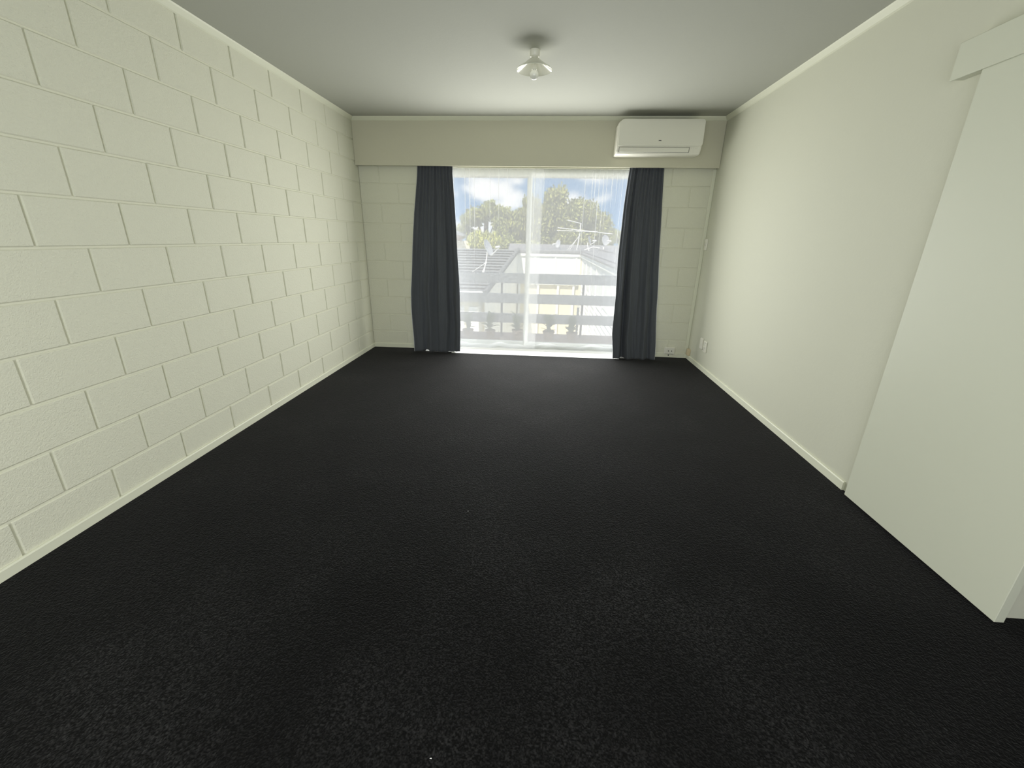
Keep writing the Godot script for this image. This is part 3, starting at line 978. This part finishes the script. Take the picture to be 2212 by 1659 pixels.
	put("flat_roof", box_mesh(Vector3(x0, yt + 0.02, -7.0), Vector3(x1 + 6.0, yt + 0.1, -0.3)), M.roof_metal, h, Vector3(0, 0, -17.0))

	# right wing: wall running towards the balcony with a fascia, low roof rising away to the right
	put("wall", box_mesh(Vector3(0.06, yt - 1.1, 0), Vector3(0.25, yt - 0.12, 9.5)), M.house_white, h, Vector3(3.51, 0, -17.0))
	put("fascia", box_mesh(Vector3(0.0, yt - 0.14, 0.05), Vector3(0.1, yt, 9.5), 0.01), M.house_white, h, Vector3(3.51, 0, -17.0))
	put("gutter_cap", box_mesh(Vector3(-0.04, yt, 0.05), Vector3(0.14, yt + 0.07, 9.5), 0.02), M.roof_metal, h, Vector3(3.51, 0, -17.0))
	for z in [0.6, 2.2, 3.8, 5.4, 7.0]:
		put("batten", box_mesh(Vector3(0.03, yt - 1.1, z), Vector3(0.06, yt - 0.14, z + 0.08)), M.house_white, h, Vector3(3.51, 0, -17.0))
	for k in 14:
		var y := yt - 1.1 - 0.16 * (k + 1)
		st = new_st()
		prism(st, [Vector2(0.1, y), Vector2(0.05, y), Vector2(0.085, y + 0.165), Vector2(0.1, y + 0.165)], func(p, t): return Vector3(p.x, p.y, t), 0.3, 9.5)
		put("weatherboard", st.commit(), M.house_white, h, Vector3(3.51, 0, -17.0))
	for z in [2.4, 4.0, 5.6]:
		put("corner_board", box_mesh(Vector3(0.02, yt - 3.3, z), Vector3(0.09, yt - 1.1, z + 0.12)), M.house_white, h, Vector3(3.51, 0, -17.0))
	for i in 10:
		var a := 0.08 + i * 0.62
		st = new_st()
		var ya := yt + 0.05 + a * 0.16
		var yb := yt + 0.05 + (a + 0.68) * 0.16
		quad(st, Vector3(a, ya + 0.04, 0.0), Vector3(a, ya + 0.04, 9.5), Vector3(a + 0.68, yb, 9.5), Vector3(a + 0.68, yb, 0.0), Vector3(-0.2, 1, 0))
		quad(st, Vector3(a, ya + 0.04, 0.0), Vector3(a, ya + 0.04, 9.5), Vector3(a, ya - 0.02, 9.5), Vector3(a, ya - 0.02, 0.0), Vector3(-1, 0, 0))
		quad(st, Vector3(a, ya - 0.02, 0.0), Vector3(a, ya - 0.02, 9.5), Vector3(a + 0.68, yb - 0.06, 9.5), Vector3(a + 0.68, yb - 0.06, 0.0), Vector3(0.2, -1, 0))
		put("roof_sheet", st.commit(), M.roof_metal, h, Vector3(3.51, 0, -17.0))

	# far house with a peach gable, half hidden by the left trees
	var f := thing("far_house", "small distant house with a peach wall below the left trees", "house", Vector3(-5.9, -2.9, -33.0))
	put("wall", box_mesh(Vector3(-3, 0, -3), Vector3(0.9, 4.35, 0)), M.house_peach, f)
	put("extension", box_mesh(Vector3(0.9, 0, -3), Vector3(2.0, 3.9, -0.3)), M.house_cream, f)
	put("window_pane", box_mesh(Vector3(0.2, 3.0, 0.0), Vector3(0.7, 3.9, 0.05)), M.roof_tile, f)
	st = new_st()
	prism(st, [Vector2(-3.3, 4.3), Vector2(1.4, 4.3), Vector2(-0.9, 5.2)], func(p, t): return Vector3(p.x, p.y, t), -3.3, 0.4)
	put("roof", st.commit(), M.roof_tile, f)
	var g := thing("distant_shed", "long low distant shed roof across the foot of the tall tree", "shed", Vector3(2.0, -2.9, -30.0))
	put("wall", box_mesh(Vector3(-2.4, 0, -3), Vector3(12, 3.3, 0)), M.house_cream, g)
	st = new_st()
	prism(st, [Vector2(0.3, 3.25), Vector2(-3.3, 3.25), Vector2(-1.6, 3.8)], func(p, t): return Vector3(t, p.y, p.x), -2.6, 12.4)
	put("roof", st.commit(), M.roof_metal, g)

func dish(label: String, at: Vector3, w: float, h: float, yaw: float, tilt: float, foot: Vector3) -> void:
	# shallow oval bowl with a back bracket, a feed arm with its head, and a mast down to the roof
	var t := thing("satellite_dish", label, "satellite dish", at, "satellite dishes on the neighbouring roofs")
	var B := Basis(Vector3.UP, yaw) * Basis(Vector3.RIGHT, tilt)
	var st := new_st()
	var prof := []
	for k in 8: prof.append(Vector2(k / 7.0, 0.16 * pow(k / 7.0, 2.0)))
	prof.append(Vector2(1.0, 0.13))
	for k in range(6, -1, -1): prof.append(Vector2(k / 7.0, 0.16 * pow(k / 7.0, 2.0) - 0.035))
	lathe(st, prof, 32, Vector3.ZERO, Transform3D(B * Basis(Vector3.RIGHT, PI / 2) * Basis().scaled(Vector3(w * 0.5, h * 0.5, h * 0.5)), Vector3.ZERO))
	put("reflector", st.commit(), M.dish_grey, t)
	st = new_st()
	var head: Vector3 = B * Vector3(0.0, -h * 0.28, h * 0.75)
	tube(st, [B * Vector3(0, -h * 0.5, 0.02), head], 0.016, 6)
	var fa := put("feed_arm", st.commit(), M.antenna_metal, t)
	st = new_st()
	tube(st, [head + B * Vector3(0, 0.02, 0.03), head + B * Vector3(0, 0.05, -0.12)], 0.035, 8)
	put("feed_head", st.commit(), M.antenna_metal, fa)
	st = new_st()
	tube(st, [B * Vector3(0, -h * 0.2, -0.06), foot * 0.15 + B * Vector3(0, -h * 0.3, -0.08), foot], 0.022, 6)
	put("mast", st.commit(), M.antenna_metal, t)

func aerials() -> void:
	dish("large oval satellite dish tilted up on the left tiled roof", Vector3(0.12, 0.95, -13.3), 0.42, 0.56, 1.15, -0.42, Vector3(-0.14, -1.05, 0.35))
	dish("satellite dish facing the glazed door beside the right curtain", Vector3(4.31, 1.26, -16.0), 0.34, 0.40, 0.55, -0.2, Vector3(-0.05, -0.335, 0.1))
	dish("small satellite dish seen nearly edge-on to the right of the tall mast", Vector3(3.72, 1.25, -16.2), 0.3, 0.34, 1.2, -0.2, Vector3(0.02, -0.4, 0.05))
	dish("small satellite dish to the left of the tall mast", Vector3(2.58, 1.08, -17.6), 0.3, 0.34, -0.9, -0.2, Vector3(0.1, -0.27, 0.0))
	var st: SurfaceTool
	var a := thing("tripod_struts", "thin white guy struts standing on the left tiled roof", "bracket", Vector3(0.0, 0.2, -13.4))
	for q in [[Vector3(-0.62, -0.18, 0.0), Vector3(0.05, 0.28, -0.05)], [Vector3(-0.14, -0.3, 0.5), Vector3(0.08, 0.3, -0.05)], [Vector3(-0.12, -0.12, 0.15), Vector3(0.32, -0.12, 0.15)]]:
		st = new_st()
		tube(st, q, 0.012, 6)
		put("strut", st.commit(), M.antenna_metal, a)
	# television aerial above the flat capping
	var t := thing("television_aerial", "tall white television aerial with long booms above the white wall", "aerial", Vector3(3.38, 0.845, -17.45))
	t.scale = Vector3.ONE * 1.06
	st = new_st()
	tube(st, [Vector3(-0.02, 0, 0), Vector3(0.06, 0.62, 0), Vector3(0.07, 1.0, 0)], 0.024, 8)
	put("mast", st.commit(), M.antenna_metal, t)
	for q in [[Vector3(-0.3, 0.0, 0.0), Vector3(0.04, 0.55, 0.0)], [Vector3(-0.38, 0.0, -0.1), Vector3(0.03, 0.5, 0.0)]]:
		st = new_st()
		tube(st, q, 0.014, 6)
		put("stay", st.commit(), M.antenna_metal, t)
	for q in [[Vector3(-0.82, 0.82, 0.15), Vector3(1.36, 0.63, -0.2)], [Vector3(-0.84, 0.72, -0.15), Vector3(0.72, 0.70, 0.2)], [Vector3(-0.46, 1.1, 0.1), Vector3(0.09, 0.99, 0.0)]]:
		st = new_st()
		tube(st, q, 0.018, 6)
		put("boom", st.commit(), M.antenna_metal, t)
	for k in 9:
		var x := -0.7 + 0.22 * k
		st = new_st()
		tube(st, [Vector3(x, 0.80 - 0.087 * (x + 0.82) , -0.35), Vector3(x, 0.80 - 0.087 * (x + 0.82), 0.3)], 0.008, 5)
		put("element", st.commit(), M.antenna_metal, t)
	var v := thing("vent_pipes", "low white roof ridge flashing leading to the right dish", "flashing", Vector3(3.6, 0.87, -16.6))
	for q in [[Vector3(0, 0.0, 0), Vector3(0.34, 0.12, 0)], [Vector3(0.34, 0.12, 0), Vector3(0.6, 0.09, 0)]]:
		st = new_st()
		tube(st, q, 0.03, 6)
		put("flashing_strip", st.commit(), M.antenna_metal, v)

func clump(r: RandomNumberGenerator) -> ArrayMesh:
	var st := new_st()
	for k in 16:
		var d := Vector3(r.randf_range(-1, 1), r.randf_range(-1, 1), r.randf_range(-1, 1))
		var c := d.normalized() * pow(r.randf(), 0.4) * 0.42
		var n := Vector3(r.randf_range(-1, 1), r.randf_range(-0.2, 1), r.randf_range(-1, 1)).normalized()
		var u := n.cross(Vector3(r.randf_range(-1, 1), 0.3, r.randf_range(-1, 1))).normalized() * r.randf_range(0.09, 0.16)
		var v := n.cross(u) * 0.55
		quad(st, c - u, c - v, c + u, c + v, n)
	return st.commit()

func tree(label: String, at: Vector3, blobs: Array, count: int, tint: int, clump_size: float, seed_: int, trunk_r: float) -> void:
	var r := RandomNumberGenerator.new()
	r.seed = seed_
	var t := thing("tree", label, "tree", at, "trees beyond the neighbouring roofs")
	var mm := MultiMesh.new()
	mm.transform_format = MultiMesh.TRANSFORM_3D
	mm.use_colors = true
	mm.mesh = clump(r)
	mm.instance_count = count
	var vol := 0.0
	for b in blobs: vol += pow(b[1], 2.2)
	var i := 0
	for bi in blobs.size():
		var b: Array = blobs[bi]
		var m := int(round(count * pow(b[1], 2.2) / vol)) if bi < blobs.size() - 1 else count - i
		var puffs := []
		for k in 13: puffs.append(Vector3(r.randf_range(-1, 1), r.randf_range(-0.8, 1), r.randf_range(-1, 1)).normalized() * r.randf_range(0.45, 0.78))
		for k in m:
			if i >= count: break
			var d := Vector3(r.randf_range(-1, 1), r.randf_range(-1, 1), r.randf_range(-1, 1))
			while d.length() > 1.0 or d.length() < 0.05: d = Vector3(r.randf_range(-1, 1), r.randf_range(-1, 1), r.randf_range(-1, 1))
			d = (d.normalized() * pow(d.length(), 0.45) * 0.36 + (puffs[r.randi() % puffs.size()] as Vector3)) * 0.9
			var sc := clump_size * r.randf_range(0.7, 1.4)
			var bs := Basis.from_euler(Vector3(r.randf_range(-0.6, 0.6), r.randf() * TAU, r.randf_range(-0.6, 0.6))).scaled(Vector3.ONE * sc)
			mm.set_instance_transform(i, Transform3D(bs, (b[0] as Vector3) + d * (b[1] as float) * Vector3(1, 0.85, 1)))
			var g := r.randf_range(0.55, 1.25)
			mm.set_instance_color(i, Color(g * r.randf_range(0.95, 1.05), g, g * r.randf_range(0.9, 1.05)))
			i += 1
	var o := MultiMeshInstance3D.new()
	o.multimesh = mm
	o.material_override = M["tree_leaf_%d" % tint]
	o.name = "crown"
	o.set_meta("kind", "stuff")
	t.add_child(o, true)
	var st := new_st()
	var top: Vector3 = blobs[0][0]
	tube(st, [Vector3.ZERO, Vector3(top.x * 0.3, top.y * 0.5, top.z * 0.3), top], trunk_r, 10)
	put("trunk", st.commit(), M.bark, t)
	for bi in range(1, mini(blobs.size(), 6)):
		st = new_st()
		tube(st, [Vector3(top.x * 0.3, top.y * 0.5, top.z * 0.3), (top * 0.4 + (blobs[bi][0] as Vector3) * 0.6) - Vector3(0, 0.6, 0), blobs[bi][0]], trunk_r * 0.45, 7)
		put("branch", st.commit(), M.bark, t)

func trees() -> void:
	var g := -2.9
	tree("broad tall evergreen tree rising above the white house", Vector3(4.0, g, -40), [[Vector3(-0.6, 6.0, 0), 2.6], [Vector3(-1.1, 7.6, 0), 1.2], [Vector3(1.0, 6.2, 0.5), 1.7], [Vector3(-2.9, 5.2, 0), 1.6], [Vector3(2.5, 4.9, 0), 1.55], [Vector3(3.2, 3.8, 0.3), 1.1], [Vector3(-2.6, 6.0, 0.4), 0.8], [Vector3(0.5, 3.6, 0.8), 2.4], [Vector3(-2.2, 3.2, 0.6), 1.7], [Vector3(-3.5, 7.1, 0), 0.85], [Vector3(-3.7, 5.7, 0), 1.2], [Vector3(2.8, 5.7, 0), 1.05]], 4500, 0, 0.95, 5, 0.4)
	tree("grey-green gum tree with open branches behind the left tiled roof", Vector3(-3.9, g, -42), [[Vector3(0.2, 6.6, 0), 1.1], [Vector3(-1.3, 5.9, 0), 1.1], [Vector3(1.6, 6.3, 0), 1.05], [Vector3(2.9, 5.9, 0), 0.95], [Vector3(-2.2, 4.7, 0), 0.95], [Vector3(1.9, 5.0, 0.5), 1.2], [Vector3(-0.8, 4.3, 0.4), 0.7], [Vector3(3.2, 4.5, 0), 1.3]], 2100, 1, 0.85, 9, 0.22)
	tree("bright yellow-green bushy tree in front of the gum tree", Vector3(-2.9, g, -34), [[Vector3(0, 3.6, 0), 1.35], [Vector3(-0.7, 3.0, 0.3), 1.1], [Vector3(0.7, 2.8, 0.3), 1.05], [Vector3(0.1, 2.0, 0.5), 1.3]], 1300, 2, 0.7, 15, 0.15)
	tree("low hedge-like tree between the gum tree and the tall evergreen", Vector3(0.3, g, -44), [[Vector3(0, 5.2, 0), 1.6], [Vector3(-1.8, 4.4, 0), 1.5], [Vector3(1.9, 4.8, 0), 1.5]], 1000, 1, 0.9, 19, 0.2)
	tree("low pale shrub behind the shed at the foot of the left trees", Vector3(-1.4, g, -38), [[Vector3(0, 3.4, 0), 1.2], [Vector3(1.3, 3.1, 0), 1.1], [Vector3(-1.3, 3.0, 0), 1.1], [Vector3(2.6, 3.2, 0.2), 1.1]], 900, 1, 0.8, 33, 0.15)
	tree("distant low tree beside the right curtain", Vector3(9.2, g, -48), [[Vector3(0, 4.5, 0), 1.5], [Vector3(1.8, 4.2, 0), 1.4], [Vector3(-1.8, 3.8, 0), 1.4]], 900, 1, 0.8, 25, 0.15)
	tree("thin dark conifer at the very edge of the right curtain", Vector3(10.3, g, -46), [[Vector3(0, 4.6, 0), 0.55], [Vector3(0, 5.4, 0), 0.4], [Vector3(0, 6.1, 0), 0.25], [Vector3(0, 3.6, 0), 0.7]], 420, 0, 0.45, 27, 0.1)
